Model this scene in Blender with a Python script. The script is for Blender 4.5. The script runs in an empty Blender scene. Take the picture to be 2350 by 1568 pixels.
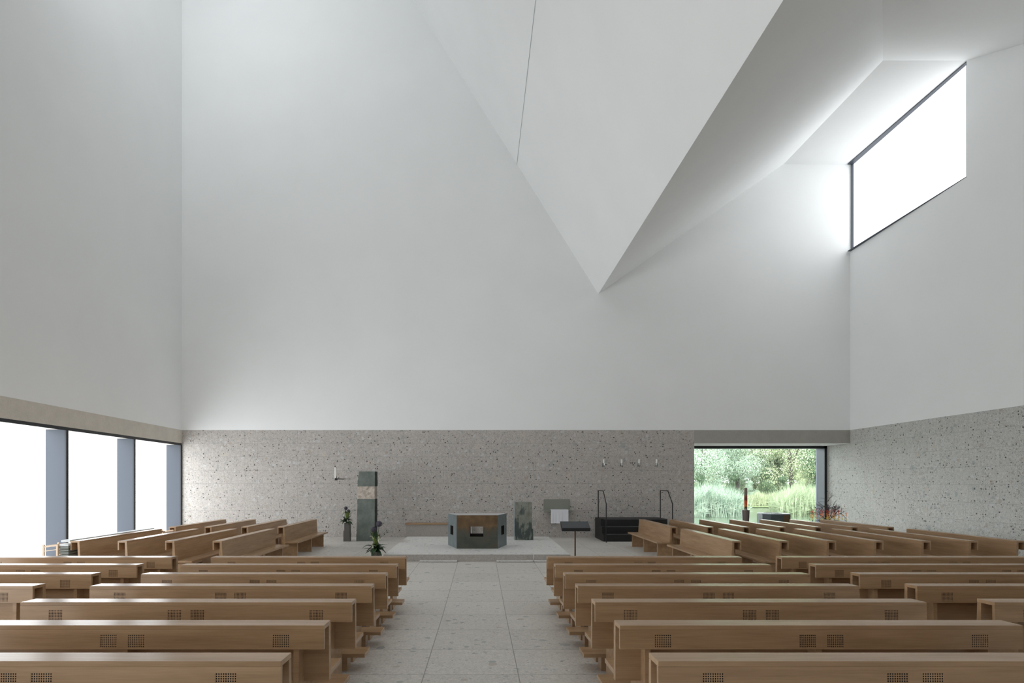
import bpy, bmesh, math, random
from mathutils import Vector, Matrix
random.seed(7)
sc = bpy.context.scene
C = sc.collection
# ------------------------------------------------------------------ camera
E = 2.13            # eye height over the level altar floor
F = 1300.0          # focal length in pixels of a 2350 px wide frame
VX, VY = 1103.0, 1104.0
cam = bpy.data.cameras.new('camera'); co = bpy.data.objects.new('camera', cam); C.objects.link(co)
co.location = (0, 0, E); co.rotation_euler = (math.radians(90), 0, 0)
cam.sensor_width = 36.0; cam.lens = 36.0 * F / 2350.0
cam.shift_x = (1175.0 - VX) / 2350.0
cam.shift_y = (VY - 784.0) / 2350.0
cam.clip_end = 400
sc.camera = co
# ------------------------------------------------------------------ light
w = bpy.data.worlds.new('world'); sc.world = w; w.use_nodes = True
bg = w.node_tree.nodes['Background']; bg.inputs[0].default_value = (0.93, 0.97, 1.0, 1); bg.inputs[1].default_value = 9.0
sun = bpy.data.lights.new('sun', 'SUN'); sun.energy = 4.0; sun.angle = math.radians(20); sun.color = (1, .96, .88)
so = bpy.data.objects.new('sun', sun); C.objects.link(so); so.rotation_euler = (math.radians(42), 0, math.radians(-25))
SIDE_GLASS, HOOD_GLASS, SKY_GLASS, REAR_FILL = 5.4, 2.6, 3.0, 0.8   # daylight behind the frosted panes; the rear one is added fill
sc.view_settings.view_transform = 'Standard'; sc.view_settings.look = 'None'
sc.view_settings.gamma = 1.0; sc.view_settings.use_curve_mapping = False
sc.view_settings.exposure = 0.0
sc.cycles.max_bounces = 10; sc.cycles.diffuse_bounces = 7

def LX(y): return -11.28 + .0546 * (21.4 - y)
def RX(y): return 13.96 - .0223 * (21.4 - y)
def fz(y): return max(0.0, .025 * (9.0 - y))
def PT(x, y, d): return Vector(((x - VX) * d / F, d, E - (y - VY) * d / F))

# ------------------------------------------------------------------ materials
def newmat(name):
    m = bpy.data.materials.new(name); m.use_nodes = True
    return m, m.node_tree.nodes, m.node_tree.links, m.node_tree.nodes['Principled BSDF']
def flat(name, col, rough=.6, metal=0., spec=.5):
    m, n, l, b = newmat(name)
    b.inputs['Base Color'].default_value = (*col, 1); b.inputs['Roughness'].default_value = rough
    b.inputs['Metallic'].default_value = metal; b.inputs['Specular IOR Level'].default_value = spec
    return m
def coords(n, l, scale=(1, 1, 1), rnd=False):
    tc = n.new('ShaderNodeTexCoord'); mp = n.new('ShaderNodeMapping'); mp.inputs['Scale'].default_value = scale
    l.new(tc.outputs['Object'], mp.inputs['Vector'])
    if rnd:
        oi = n.new('ShaderNodeObjectInfo'); mu = n.new('ShaderNodeVectorMath'); mu.operation = 'SCALE'
        cb = n.new('ShaderNodeCombineXYZ'); l.new(oi.outputs['Random'], cb.inputs[0]); l.new(oi.outputs['Random'], cb.inputs[1]); l.new(oi.outputs['Random'], cb.inputs[2])
        l.new(cb.outputs[0], mu.inputs[0]); mu.inputs['Scale'].default_value = 37.0
        l.new(mu.outputs[0], mp.inputs['Location'])
    return mp.outputs[0]
def ramp(n, l, fac, stops, interp='LINEAR'):
    r = n.new('ShaderNodeValToRGB'); r.color_ramp.interpolation = interp
    e = r.color_ramp.elements
    while len(e) < len(stops): e.new(.5)
    for k, (p, c) in enumerate(stops): e[k].position = p; e[k].color = (*c, 1) if len(c) == 3 else c
    l.new(fac, r.inputs[0]); return r.outputs[0]
def mix(n, l, fac, a, b, mode='MIX'):
    m = n.new('ShaderNodeMix'); m.data_type = 'RGBA'; m.blend_type = mode
    if isinstance(fac, (int, float)): m.inputs[0].default_value = fac
    else: l.new(fac, m.inputs[0])
    for s, v in ((6, a), (7, b)):
        if isinstance(v, tuple): m.inputs[s].default_value = (*v, 1)
        else: l.new(v, m.inputs[s])
    return m.outputs[2]
def noise(n, l, v, scale, detail=3, rough=.5, out=0):
    t = n.new('ShaderNodeTexNoise'); t.inputs['Scale'].default_value = scale; t.inputs['Detail'].default_value = detail
    t.inputs['Roughness'].default_value = rough; l.new(v, t.inputs['Vector']); return t.outputs[out]
def voro(n, l, v, scale, out='Distance', feature='F1'):
    t = n.new('ShaderNodeTexVoronoi'); t.inputs['Scale'].default_value = scale; t.feature = feature; l.new(v, t.inputs['Vector']); return t.outputs[out]
def math_(n, l, op, a, b=None):
    m = n.new('ShaderNodeMath'); m.operation = op
    for k, v in enumerate((a, b)):
        if v is None: continue
        if isinstance(v, (int, float)): m.inputs[k].default_value = v
        else: l.new(v, m.inputs[k])
    return m.outputs[0]
def bump(n, l, b, h, s=.3, d=.01):
    bp = n.new('ShaderNodeBump'); bp.inputs['Strength'].default_value = s; bp.inputs['Distance'].default_value = d
    l.new(h, bp.inputs['Height']); l.new(bp.outputs[0], b.inputs['Normal'])

def plaster():
    m, n, l, b = newmat('white_plaster'); v = coords(n, l)
    f = noise(n, l, v, .6, 4); c = ramp(n, l, f, [(.3, (.86, .87, .87)), (.7, (.885, .895, .895))])
    l.new(c, b.inputs['Base Color']); b.inputs['Roughness'].default_value = .85; b.inputs['Specular IOR Level'].default_value = .2
    return m
def nagelfluh(name, axis, base, floor=False, blocks=True):
    """conglomerate stone: pebbles, pits, sawn blocks with fine joints.  axis 'x' or 'y' = run of the wall"""
    m, n, l, b = newmat(name); v = coords(n, l)
    col = mix(n, l, noise(n, l, v, .9, 3), tuple(c * .88 for c in base), tuple(c * 1.12 for c in base))
    # block tone
    tc = n.new('ShaderNodeTexCoord'); sp = n.new('ShaderNodeSeparateXYZ'); l.new(tc.outputs['Object'], sp.inputs[0])
    cb = n.new('ShaderNodeCombineXYZ')
    if floor: l.new(sp.outputs[0], cb.inputs[0]); l.new(sp.outputs[1], cb.inputs[1])
    else: l.new(sp.outputs[0 if axis == 'x' else 1], cb.inputs[0]); l.new(sp.outputs[2], cb.inputs[1])
    mp = n.new('ShaderNodeMapping'); l.new(cb.outputs[0], mp.inputs[0]); mp.inputs['Location'].default_value = (.6, 0, 0) if floor else (.92 + 50, 0, 0)
    if floor: mp.inputs['Location'].default_value = (50.6, 50, 0)
    br = n.new('ShaderNodeTexBrick'); l.new(mp.outputs[0], br.inputs['Vector'])
    br.inputs['Scale'].default_value = 1; br.inputs['Brick Width'].default_value = 1.0
    br.inputs['Row Height'].default_value = 1.0 if floor else .50625; br.offset = 0.0 if floor else .5
    br.inputs['Mortar Size'].default_value = .0055 if floor else .004; br.inputs['Mortar Smooth'].default_value = .1
    br.inputs['Color1'].default_value = (.82, .81, .80, 1); br.inputs['Color2'].default_value = (1.0, 1.0, 1.0, 1)
    br.inputs['Mortar'].default_value = (.9, .9, .9, 1)
    if blocks: col = mix(n, l, 1.0, col, br.outputs['Color'], 'MULTIPLY')
    # fine grain
    g0 = noise(n, l, v, 14, 4, .75); col = mix(n, l, .6 if not floor else .3, col, ramp(n, l, g0, [(.34, tuple(c * .62 for c in base)), (.5, base), (.64, tuple(min(1, c * 1.4) for c in base))]))
    g = noise(n, l, v, 48, 3, .75); col = mix(n, l, .55 if not floor else .35, col, ramp(n, l, g, [(.32, tuple(c * .55 for c in base)), (.5, base), (.68, tuple(min(1, c * 1.5) for c in base))]))
    # middling pebbles
    for sc_, lo, pal in ((17 if not floor else 24, .66 if not floor else .84, [(0, (.20, .20, .19)), (.25, (.55, .54, .52)), (.5, (.34, .25, .20)), (.7, (.62, .62, .6)), (.85, (.26, .31, .31))]),
                         (7.5 if not floor else 10, .78 if not floor else .86, [(0, (.62, .60, .56)), (.3, (.30, .335, .34)), (.55, (.60, .62, .63)), (.75, (.42, .33, .26)), (.9, (.66, .65, .62))]),
                         (3.4 if not floor else 5, .93, [(0, (.60, .61, .61)), (.4, (.33, .36, .365)), (.7, (.55, .50, .42))])):
        vv = mix(n, l, min(.14, .9 / sc_), v, noise(n, l, v, sc_ * .8, 2, out=1))
        if floor: pal = [(0, (.22, .27, .28)), (.3, (.30, .35, .36)), (.5, (.18, .20, .20)), (.62, (.40, .33, .28)), (.75, (.62, .60, .56)), (.9, (.34, .38, .38))]
        rc = voro(n, l, vv, sc_, 'Color'); ds = voro(n, l, vv, sc_, 'Distance')
        s2 = n.new('ShaderNodeSeparateColor'); l.new(rc, s2.inputs[0])
        pick = math_(n, l, 'GREATER_THAN', s2.outputs[0], lo if not floor else min(.985, lo + .035))
        ins = math_(n, l, 'LESS_THAN', ds, .36 if sc_ > 5 else .28)
        msk = math_(n, l, 'MULTIPLY', pick, ins)
        msk = math_(n, l, 'MULTIPLY', msk, .5 if not floor else .55)
        col = mix(n, l, msk, col, ramp(n, l, s2.outputs[1], pal, 'CONSTANT'))
    # pits
    if not floor:
        pv = mix(n, l, .035, v, noise(n, l, v, 30, 2, out=1))
        ds = voro(n, l, pv, 15, 'Distance'); rc = voro(n, l, pv, 15, 'Color'); s2 = n.new('ShaderNodeSeparateColor'); l.new(rc, s2.inputs[0])
        den = noise(n, l, v, 1.3, 2)
        thr = n.new('ShaderNodeMapRange'); thr.inputs['From Min'].default_value = .3; thr.inputs['From Max'].default_value = .7; thr.inputs['To Min'].default_value = .90; thr.inputs['To Max'].default_value = .62
        l.new(den, thr.inputs['Value'])
        pit = math_(n, l, 'MULTIPLY', math_(n, l, 'GREATER_THAN', s2.outputs[2], thr.outputs[0]), math_(n, l, 'LESS_THAN', ds, math_(n, l, 'ADD', .12, math_(n, l, 'MULTIPLY', s2.outputs[1], .24))))
        d3 = voro(n, l, v, 36, 'Distance'); r3 = voro(n, l, v, 36, 'Color'); s3 = n.new('ShaderNodeSeparateColor'); l.new(r3, s3.inputs[0])
        p3 = math_(n, l, 'MULTIPLY', math_(n, l, 'GREATER_THAN', s3.outputs[0], .80), math_(n, l, 'LESS_THAN', d3, .30))
        pit = math_(n, l, 'MULTIPLY', math_(n, l, 'MAXIMUM', pit, math_(n, l, 'MULTIPLY', p3, .7)), .85)
        col = mix(n, l, pit, col, (.05, .042, .035))
        h = math_(n, l, 'SUBTRACT', 1.0, pit); bump(n, l, b, h, .5, .01)
    if blocks: col = mix(n, l, br.outputs['Fac'], col, tuple(c * (.45 if floor else .66) for c in base))
    l.new(col, b.inputs['Base Color']); b.inputs['Roughness'].default_value = .5 if floor else .8
    b.inputs['Specular IOR Level'].default_value = .4 if floor else .25
    return m
def concrete(name, base):
    m, n, l, b = newmat(name); v = coords(n, l); f = noise(n, l, v, 3, 5, .65); g = noise(n, l, v, 45, 2)
    col = mix(n, l, f, tuple(c * .82 for c in base), tuple(c * 1.15 for c in base)); col = mix(n, l, .15, col, g)
    l.new(col, b.inputs['Base Color']); b.inputs['Roughness'].default_value = .8; bump(n, l, b, g, .08, .004); return m
def oak(name='oak', dark=1.0):
    m, n, l, b = newmat(name)
    v = coords(n, l, (1.0, 9, 9), True); f = noise(n, l, v, 1.3, 4, .6)
    v2 = coords(n, l, (2.5, 90, 90), True); g = noise(n, l, v2, 1.5, 3, .6)
    v3 = coords(n, l, (.4, 2.6, 2.6), True); h = noise(n, l, v3, 2.0, 2)
    col = ramp(n, l, f, [(.28, (.26, .16, .080)), (.5, (.40, .262, .145)), (.72, (.50, .34, .195))])
    col = mix(n, l, .3, col, ramp(n, l, g, [(.35, (.25, .15, .078)), (.6, (.46, .31, .178))]))
    col = mix(n, l, .35, col, ramp(n, l, h, [(.35, (.34, .218, .118)), (.65, (.49, .335, .195))]))
    col = mix(n, l, 1.0, col, (1.0, .965, .975), 'MULTIPLY')
    if dark != 1: col = mix(n, l, 1.0, col, (dark, dark, dark), 'MULTIPLY')
    l.new(col, b.inputs['Base Color']); b.inputs['Roughness'].default_value = .26; b.inputs['Specular IOR Level'].default_value = .5
    return m
def pane(name, s, col=(.93, .97, 1.0)):
    m, n, l, b = newmat(name); n.remove(b); e = n.new('ShaderNodeEmission'); e.inputs[0].default_value = (*col, 1); e.inputs[1].default_value = s
    l.new(e.outputs[0], n['Material Output'].inputs[0]); return m
def glass(name):
    m, n, l, b = newmat(name); n.remove(b); t = n.new('ShaderNodeBsdfTransparent'); t.inputs[0].default_value = (.97, .99, .98, 1)
    g = n.new('ShaderNodeBsdfGlossy'); g.inputs['Roughness'].default_value = .02; mx = n.new('ShaderNodeMixShader')
    fr = n.new('ShaderNodeFresnel'); fr.inputs[0].default_value = 1.45
    l.new(fr.outputs[0], mx.inputs[0]); l.new(t.outputs[0], mx.inputs[1]); l.new(g.outputs[0], mx.inputs[2]); l.new(mx.outputs[0], n['Material Output'].inputs[0]); return m
def greenstone(name, stops, scale=2.2, rough=.45, bandz=None, bandcol=None, st=(1, 1, 1)):
    m, n, l, b = newmat(name); v = coords(n, l, st); f = noise(n, l, v, scale, 6, .62)
    col = ramp(n, l, f, stops)
    if bandz:
        tc = n.new('ShaderNodeTexCoord'); sp = n.new('ShaderNodeSeparateXYZ'); l.new(tc.outputs['Object'], sp.inputs[0])
        mr = n.new('ShaderNodeMapRange'); mr.inputs['From Min'].default_value = bandz - .05; mr.inputs['From Max'].default_value = bandz + .06
        add = math_(n, l, 'ADD', sp.outputs[2], math_(n, l, 'MULTIPLY', math_(n, l, 'SUBTRACT', f, .5), .5))
        l.new(add, mr.inputs['Value'])
        col = mix(n, l, mr.outputs[0], col, ramp(n, l, noise(n, l, v, 4, 4), [(.3, bandcol[0]), (.7, bandcol[1])]))
    l.new(col, b.inputs['Base Color']); b.inputs['Roughness'].default_value = rough; bump(n, l, b, noise(n, l, v, 18, 4), .15, .01); return m
def leafmat(name, a, c, trans=.2):
    m, n, l, b = newmat(name); v = coords(n, l, (1, 1, 1), True)
    col = ramp(n, l, noise(n, l, v, 1.1, 5, .7), [(.3, a), (.7, c)])
    l.new(col, b.inputs['Base Color']); b.inputs['Roughness'].default_value = .7; b.inputs['Specular IOR Level'].default_value = .15
    t = n.new('ShaderNodeBsdfTranslucent'); l.new(col, t.inputs[0]); mx = n.new('ShaderNodeMixShader'); mx.inputs[0].default_value = trans
    l.new(b.outputs[0], mx.inputs[1]); l.new(t.outputs[0], mx.inputs[2]); l.new(mx.outputs[0], n['Material Output'].inputs[0]); return m
M = dict(
    white=plaster(),
    wallx=nagelfluh('conglomerate_altar_wall', 'x', (.48, .448, .42)),
    wally=nagelfluh('conglomerate_side_wall', 'y', (.53, .525, .50)),
    block=nagelfluh('sawn_conglomerate', 'x', (.42, .39, .36), floor=True, blocks=False),
    floor=nagelfluh('conglomerate_floor', 'x', (.64, .605, .56), floor=True),
    plat=nagelfluh('platform_stone', 'x', (.72, .705, .68), floor=True, blocks=False),
    conc=concrete('concrete', (.36, .34, .30)), conc2=concrete('lightened_concrete', (.66, .61, .53)),  # second concrete is paler: room light on the left beam put into its colour
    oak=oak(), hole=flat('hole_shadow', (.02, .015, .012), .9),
    fin=flat('blue_grey_metal', (.050, .060, .078), .5, .2), black=flat('black_frame', (.012, .013, .016), .5),
    side=pane('side_window_frosted', SIDE_GLASS), hood=pane('hood_window_frosted', HOOD_GLASS, (.95, .98, 1.0)), sky=pane('skylight_frosted', SKY_GLASS), rear=pane('rear_fill_glow', REAR_FILL, (.95, .98, 1)),
    glass=glass('clear_glass'),
    altar=greenstone('altar_green_stone', [(.3, (.055, .075, .068)), (.55, (.10, .12, .105)), (.75, (.16, .14, .10))], 2.2, .35),
    altarf=greenstone('altar_front_stone', [(.3, (.035, .045, .038)), (.5, (.075, .078, .060)), (.68, (.10, .065, .042)), (.8, (.17, .12, .07))], 2.6, .35, .56, ((.085, .045, .022), (.19, .115, .05))),
    altars=greenstone('altar_side_stone', [(.3, (.095, .125, .13)), (.7, (.17, .205, .21))], 3, .4),
    altart=flat('altar_top_painted_reflection', (.62, .62, .64), .25),  # pale colour stands for the bright wall mirrored in the dark polished top
    stele=greenstone('stele_green_slate', [(.3, (.085, .11, .095)), (.5, (.14, .165, .148)), (.72, (.21, .235, .205))], 2.6, .55),
    steles=greenstone('stele_rough_side', [(.3, (.02, .024, .022)), (.7, (.05, .055, .05))], 9, .9),
    ambo=greenstone('ambo_marbled', [(.30, (.045, .062, .060)), (.46, (.075, .095, .088)), (.50, (.27, .28, .24)), (.60, (.17, .17, .135)), (.8, (.10, .105, .08))], 1.8, .4, st=(1, 1, .42)),
    ambol=flat('ambo_edge', (.25, .31, .33), .4),
    silver=None, niche=flat('green_grey_slab', (.24, .245, .21), .6), cloth=flat('white_linen', (.80, .81, .86), .9),
    blk=flat('black_steel', (.008, .008, .009), .55), blk2=flat('black_step_edge', (.10, .10, .105), .4), lect=flat('anthracite_leather', (.035, .040, .045), .45),
    bronze=flat('bronze_pole', (.09, .055, .035), .4, .6), wax=flat('wax', (.85, .84, .80), .5), pot=flat('stoneware', (.13, .12, .11), .7),
    leafd=flat('dark_leaf', (.018, .05, .012), .45), leafl=flat('light_leaf', (.16, .22, .05), .5), lily=flat('lily_petal', (.66, .68, .52), .6), allium=flat('allium_purple', (.095, .085, .11), .9),
    stem=flat('stem_green', (.05, .10, .03), .6), twig=flat('dark_twig', (.05, .035, .03), .8),
    candle=None, standm=flat('stand_bronze', (.17, .145, .135), .45, .3), font=greenstone('font_stone', [(.3, (.05, .075, .078)), (.7, (.11, .14, .145))], 3, .35),
    fontp=flat('font_brown_patch', (.11, .07, .03), .45),
    fontt=flat('font_top', (.35, .37, .42), .25), ply=flat('pale_beech', (.72, .55, .40), .5), cush=flat('grey_felt', (.22, .23, .21), .9), woodsh=oak('shelf_oak', .45), shelfw=flat('white_shelf_top', (.6, .62, .62), .5),
    water=None)
def silver():
    m, n, l, b = newmat('beaten_silver'); v = coords(n, l); f = noise(n, l, v, 7, 4)
    l.new(ramp(n, l, f, [(.3, (.30, .26, .22)), (.6, (.52, .46, .40)), (.8, (.62, .58, .54))]), b.inputs['Base Color']); b.inputs['Metallic'].default_value = .45; b.inputs['Roughness'].default_value = .4
    bump(n, l, b, noise(n, l, v, 9, 3), .6, .03); return m
M['silver'] = silver()
def water():
    m, n, l, b = newmat('pond_water'); v = coords(n, l, (1, .35, 1))
    b.inputs['Base Color'].default_value = (.05, .07, .045, 1); b.inputs['Roughness'].default_value = .18; bump(n, l, b, noise(n, l, v, 2.2, 3), .35, .12); return m
M['water'] = water()
def paschal():
    m, n, l, b = newmat('painted_candle'); tc = n.new('ShaderNodeTexCoord'); sp = n.new('ShaderNodeSeparateXYZ'); l.new(tc.outputs['Object'], sp.inputs[0])
    v = coords(n, l, (1, 1, .5)); mr = math_(n, l, 'ADD', sp.outputs[2], math_(n, l, 'MULTIPLY', math_(n, l, 'SUBTRACT', noise(n, l, v, 35, 2), .5), .16))
    c = ramp(n, l, mr, [(0, (.42, .38, .30)), (.10, (.09, .06, .03)), (.17, (.70, .22, .05)), (.24, (.72, .10, .02)), (.40, (.22, .03, .02)), (.50, (.30, .07, .04)), (.58, (.24, .19, .15))], 'CONSTANT')
    l.new(c, b.inputs['Base Color']); b.inputs['Roughness'].default_value = .6; return m
M['candle'] = paschal()

# ------------------------------------------------------------------ mesh helpers
class MB:
    def __init__(s): s.v = []; s.f = []; s.m = []
    def quad(s, pts, mi=0):
        k = len(s.v); s.v += [tuple(p) for p in pts]; s.f.append(tuple(range(k, k + len(pts)))); s.m.append(mi)
    def box(s, a, b, mi=0):
        x0, y0, z0 = a; x1, y1, z1 = b
        P = [(x0, y0, z0), (x1, y0, z0), (x1, y1, z0), (x0, y1, z0), (x0, y0, z1), (x1, y0, z1), (x1, y1, z1), (x0, y1, z1)]
        k = len(s.v); s.v += P
        for f in ((0, 3, 2, 1), (4, 5, 6, 7), (0, 1, 5, 4), (1, 2, 6, 5), (2, 3, 7, 6), (3, 0, 4, 7)): s.f.append(tuple(k + i for i in f)); s.m.append(mi)
    def prism(s, prof, x0, x1, axis='x', mi=0):
        """prof: CCW list of 2-D points in the plane normal to axis; extruded from x0 to x1"""
        def P(t, p):
            if axis == 'x': return (t, p[0], p[1])
            if axis == 'y': return (p[0], t, p[1])
            return (p[0], p[1], t)
        k = len(s.v); n = len(prof); s.v += [P(x0, p) for p in prof] + [P(x1, p) for p in prof]
        s.f.append(tuple(k + i for i in range(n))[::-1]); s.f.append(tuple(k + n + i for i in range(n))); s.m += [mi, mi]
        for i in range(n): j = (i + 1) % n; s.f.append((k + i, k + j, k + n + j, k + n + i)); s.m.append(mi)
    def tube(s, pts, r, seg=6, mi=0, cap=True):
        pts = [Vector(p) for p in pts]; rs = r if isinstance(r, (list, tuple)) else [r] * len(pts); k0 = len(s.v)
        for i, p in enumerate(pts):
            d = (pts[min(i + 1, len(pts) - 1)] - pts[max(i - 1, 0)]).normalized()
            u = d.cross(Vector((0, 0, 1)) if abs(d.z) < .9 else Vector((1, 0, 0))).normalized(); w_ = d.cross(u)
            for q in range(seg): a = 2 * math.pi * q / seg; s.v.append(tuple(p + (u * math.cos(a) + w_ * math.sin(a)) * rs[i]))
        for i in range(len(pts) - 1):
            for q in range(seg):
                a = k0 + i * seg + q; b = k0 + i * seg + (q + 1) % seg; s.f.append((a, b, b + seg, a + seg)); s.m.append(mi)
        if cap:
            s.f.append(tuple(k0 + q for q in range(seg))[::-1]); s.f.append(tuple(k0 + (len(pts) - 1) * seg + q for q in range(seg))); s.m += [mi, mi]
    def lathe(s, prof, c=(0, 0, 0), seg=24, mi=0):
        k0 = len(s.v)
        for (r, z) in prof:
            for q in range(seg): a = 2 * math.pi * q / seg; s.v.append((c[0] + r * math.cos(a), c[1] + r * math.sin(a), c[2] + z))
        for i in range(len(prof) - 1):
            for q in range(seg): a = k0 + i * seg + q; b = k0 + i * seg + (q + 1) % seg; s.f.append((a, b, b + seg, a + seg)); s.m.append(mi)
        s.f.append(tuple(k0 + q for q in range(seg))[::-1]); s.f.append(tuple(k0 + (len(prof) - 1) * seg + q for q in range(seg))); s.m += [mi, mi]
    def mesh(s, name, mats):
        me = bpy.data.meshes.new(name); me.from_pydata(s.v, [], s.f)
        for m in (mats if isinstance(mats, (list, tuple)) else [mats]): me.materials.append(m)
        for p, i in zip(me.polygons, s.m): p.material_index = i
        bm = bmesh.new(); bm.from_mesh(me); bmesh.ops.recalc_face_normals(bm, faces=bm.faces); bm.to_mesh(me); bm.free()
        return me
    def build(s, name, mats, parent=None, loc=None, smooth=False, bevel=0):
        o = obj(name, s.mesh(name, mats), parent)
        if loc is not None: o.location = loc
        if smooth:
            for p in o.data.polygons: p.use_smooth = True
        if bevel:
            bv = o.modifiers.new('bevel', 'BEVEL'); bv.width = bevel; bv.segments = 2; bv.limit_method = 'ANGLE'
        return o
def obj(name, me, parent=None):
    o = bpy.data.objects.new(name, me); C.objects.link(o)
    if parent: o.parent = parent
    return o
def tag(o, label=None, cat=None, group=None, kind=None):
    if label: o['label'] = label
    if cat: o['category'] = cat
    if group: o['group'] = group
    if kind: o['kind'] = kind
    return o
def empty(name, loc=(0, 0, 0), rz=0, rx=0):
    o = bpy.data.objects.new(name, None); C.objects.link(o); o.location = loc; o.rotation_euler = (rx, 0, rz); o.empty_display_size = .2; return o
def copy_tree(o, parent=None):
    c = o.copy(); C.objects.link(c); c.parent = parent
    for ch in list(o.children): copy_tree(ch, c)
    return c
def struct(o, label=None): o['kind'] = 'structure'; 
def S(name, mb, mats, label=None, cat=None):
    o = mb.build(name, mats); o['kind'] = 'structure'
    if label: o['label'] = label; o['category'] = cat
    return o
def cut(o, boxes):
    """subtract boxes from an object, leaving no helper behind"""
    for (a, b) in boxes:
        m = MB(); m.box(a, b); k = m.build('cutter', M['hole'])
        k.matrix_world = o.matrix_world.copy()
        md = o.modifiers.new('cut', 'BOOLEAN'); md.object = k; md.operation = 'DIFFERENCE'; md.solver = 'EXACT'
        bpy.context.view_layer.update(); dg = bpy.context.evaluated_depsgraph_get()
        me = bpy.data.meshes.new_from_object(o.evaluated_get(dg)); o.modifiers.remove(md); old = o.data; o.data = me
        bpy.data.meshes.remove(old); bpy.data.objects.remove(k)

# ------------------------------------------------------------------ room shell
YB, YR = 21.4, -5.0        # altar wall plane, rear wall
ZS, ZL = 4.05, 3.55        # top of the stone wall, underside of lintels
m = MB()
m.quad([(-12.4, YR, fz(YR)), (15, YR, fz(YR)), (15, 9.0, 0), (-12.4, 9.0, 0)])
m.quad([(-12.4, 9.0, 0), (15, 9.0, 0), (15, 23.6, 0), (-12.4, 23.6, 0)])
m.quad([(-12.4, YR, -.3), (-12.4, 23.6, -.3), (15, 23.6, -.3), (15, YR, -.3)])
m.quad([(-12.4, 23.6, -.3), (-12.4, 23.6, 0), (15, 23.6, 0), (15, 23.6, -.3)])
S('floor', m, M['floor'], 'grey sawn conglomerate stone floor in square slabs, sloping gently towards the altar', 'floor')
m = MB(); m.box((LX(YB) - .5, YB, 0), (8.07, YB + 2.0, ZS)); S('wall_altar', m, M['wallx'], 'pebbled conglomerate block wall behind the altar', 'wall')
m = MB(); m.prism([(RX(YR), YR), (RX(YR) + .6, YR), (RX(23.45) + .6, 23.45), (RX(23.45), 23.45)], 0, ZS, 'z'); S('wall_right', m, M['wally'], 'pebbled conglomerate block wall along the right side', 'wall')
m = MB(); m.box((8.07, YB, ZL), (RX(YB), YB + 1.45, ZS)); S('trim_1', m, M['conc'], 'grey concrete lintel above the garden window', 'lintel')
m = MB(); m.prism([(LX(YR) - .5, YR), (LX(YR), YR), (LX(YB), YB), (LX(YB) - .5, YB)], ZL, ZS, 'z'); S('trim_2', m, M['conc2'], 'warm grey concrete beam above the left frosted windows', 'lintel')
# white upper walls
HX0, HX1, HY, HZ = 11.45, None, 16.12, 14.1    # right light hood
VXX, VZ = 4.45, 9.2                            # valley fold
TZ = 23.2                                      # top of the left hood
CS = 1.59; XT = VXX - (TZ - VZ) / CS
m = MB()
o_ = .4
m.prism([(LX(YB), ZS), (VXX, ZS), (VXX, VZ), (XT, TZ), (LX(YB), TZ)], YB, YB + o_, 'y')
m.prism([(VXX, ZS), (RX(YB), ZS), (RX(YB), HZ), (HX0, HZ), (VXX, VZ)], YB, YB + o_, 'y')
S('wall_front_upper', m, M['white'], 'tall white plaster wall rising above the altar wall', 'wall')
m = MB()
m.quad([(LX(YR), YR, ZS), (LX(YB), YB, ZS), (LX(YB), YB, TZ), (LX(17), 17.0, TZ), (LX(6.3), 6.3, VZ), (LX(YR), YR, VZ)])
m.quad([(LX(YR) - .4, YR, ZS), (LX(YR) - .4, YR, VZ), (LX(6.3) - .4, 6.3, VZ), (LX(17) - .4, 17.0, TZ), (LX(YB) - .4, YB, TZ), (LX(YB) - .4, YB, ZS)])
S('wall_left_upper', m, M['white'], 'white plaster upper wall on the left', 'wall')
WY0, WY1, WZ0, WZ1 = 16.14, 21.36, 10.8, 14.08
m = MB()
for q in ([(YR, ZS), (YB, ZS), (YB, WZ0), (YR, WZ0)], [(YR, WZ0), (WY0, WZ0), (WY0, HZ), (6.3, VZ)],):
    pass
def RQ(ys): m.quad([(RX(y) + dx, y, z) for y, z in ys for dx in (0,)])
RQ([(YR, ZS), (YB, ZS), (YB, VZ), (YR, VZ)])
RQ([(6.3, VZ), (YB, VZ), (YB, WZ0), (9.5, WZ0)])
RQ([(9.2, WZ0), (WY0, WZ0), (WY0, HZ + .12)])
RQ([(WY1, WZ0), (YB, WZ0), (YB, HZ + .1), (WY1, HZ + .1)])
RQ([(WY0 - .2, WZ1), (YB, WZ1), (YB, HZ + .1), (WY0 - .2, HZ + .1)])
S('wall_right_upper', m, M['white'], 'white plaster upper wall on the right with the hood window', 'wall')
# folded ceilings
m = MB(); m.quad([(VXX, YB, VZ), (VXX, 6.3, VZ), (HX0, HY, HZ), (HX0, YB, HZ)])
m.quad([(VXX, 6.3, VZ), (RX(6.3) + .2, 6.3, VZ), (RX(HY) + .2, HY, HZ), (HX0, HY, HZ)])
m.quad([(HX0, HY, HZ), (RX(HY) + .2, HY, HZ), (RX(YB) + .2, YB, HZ), (HX0, YB, HZ)])
S('ceiling_right', m, M['white'], 'white folded ceiling rising to the right window hood', 'ceiling')
m = MB()
XJ = VXX - (14.1 - VZ) / CS
def CP(x, y): return (x, y, VZ + CS * (VXX - x))
m.quad([CP(VXX, YB), CP(XJ, YB), CP(XJ, 6.3 + (CS * (VXX - XJ)) / 1.31), CP(VXX, 6.3)])
m.quad([CP(XJ, YB), CP(XT, YB), CP(XT, 17.0), CP(XJ, 6.3 + (CS * (VXX - XJ)) / 1.31)])
S('ceiling_centre', m, M['white'], 'steep white ceiling facet coming down to a pointed fold', 'ceiling')
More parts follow.
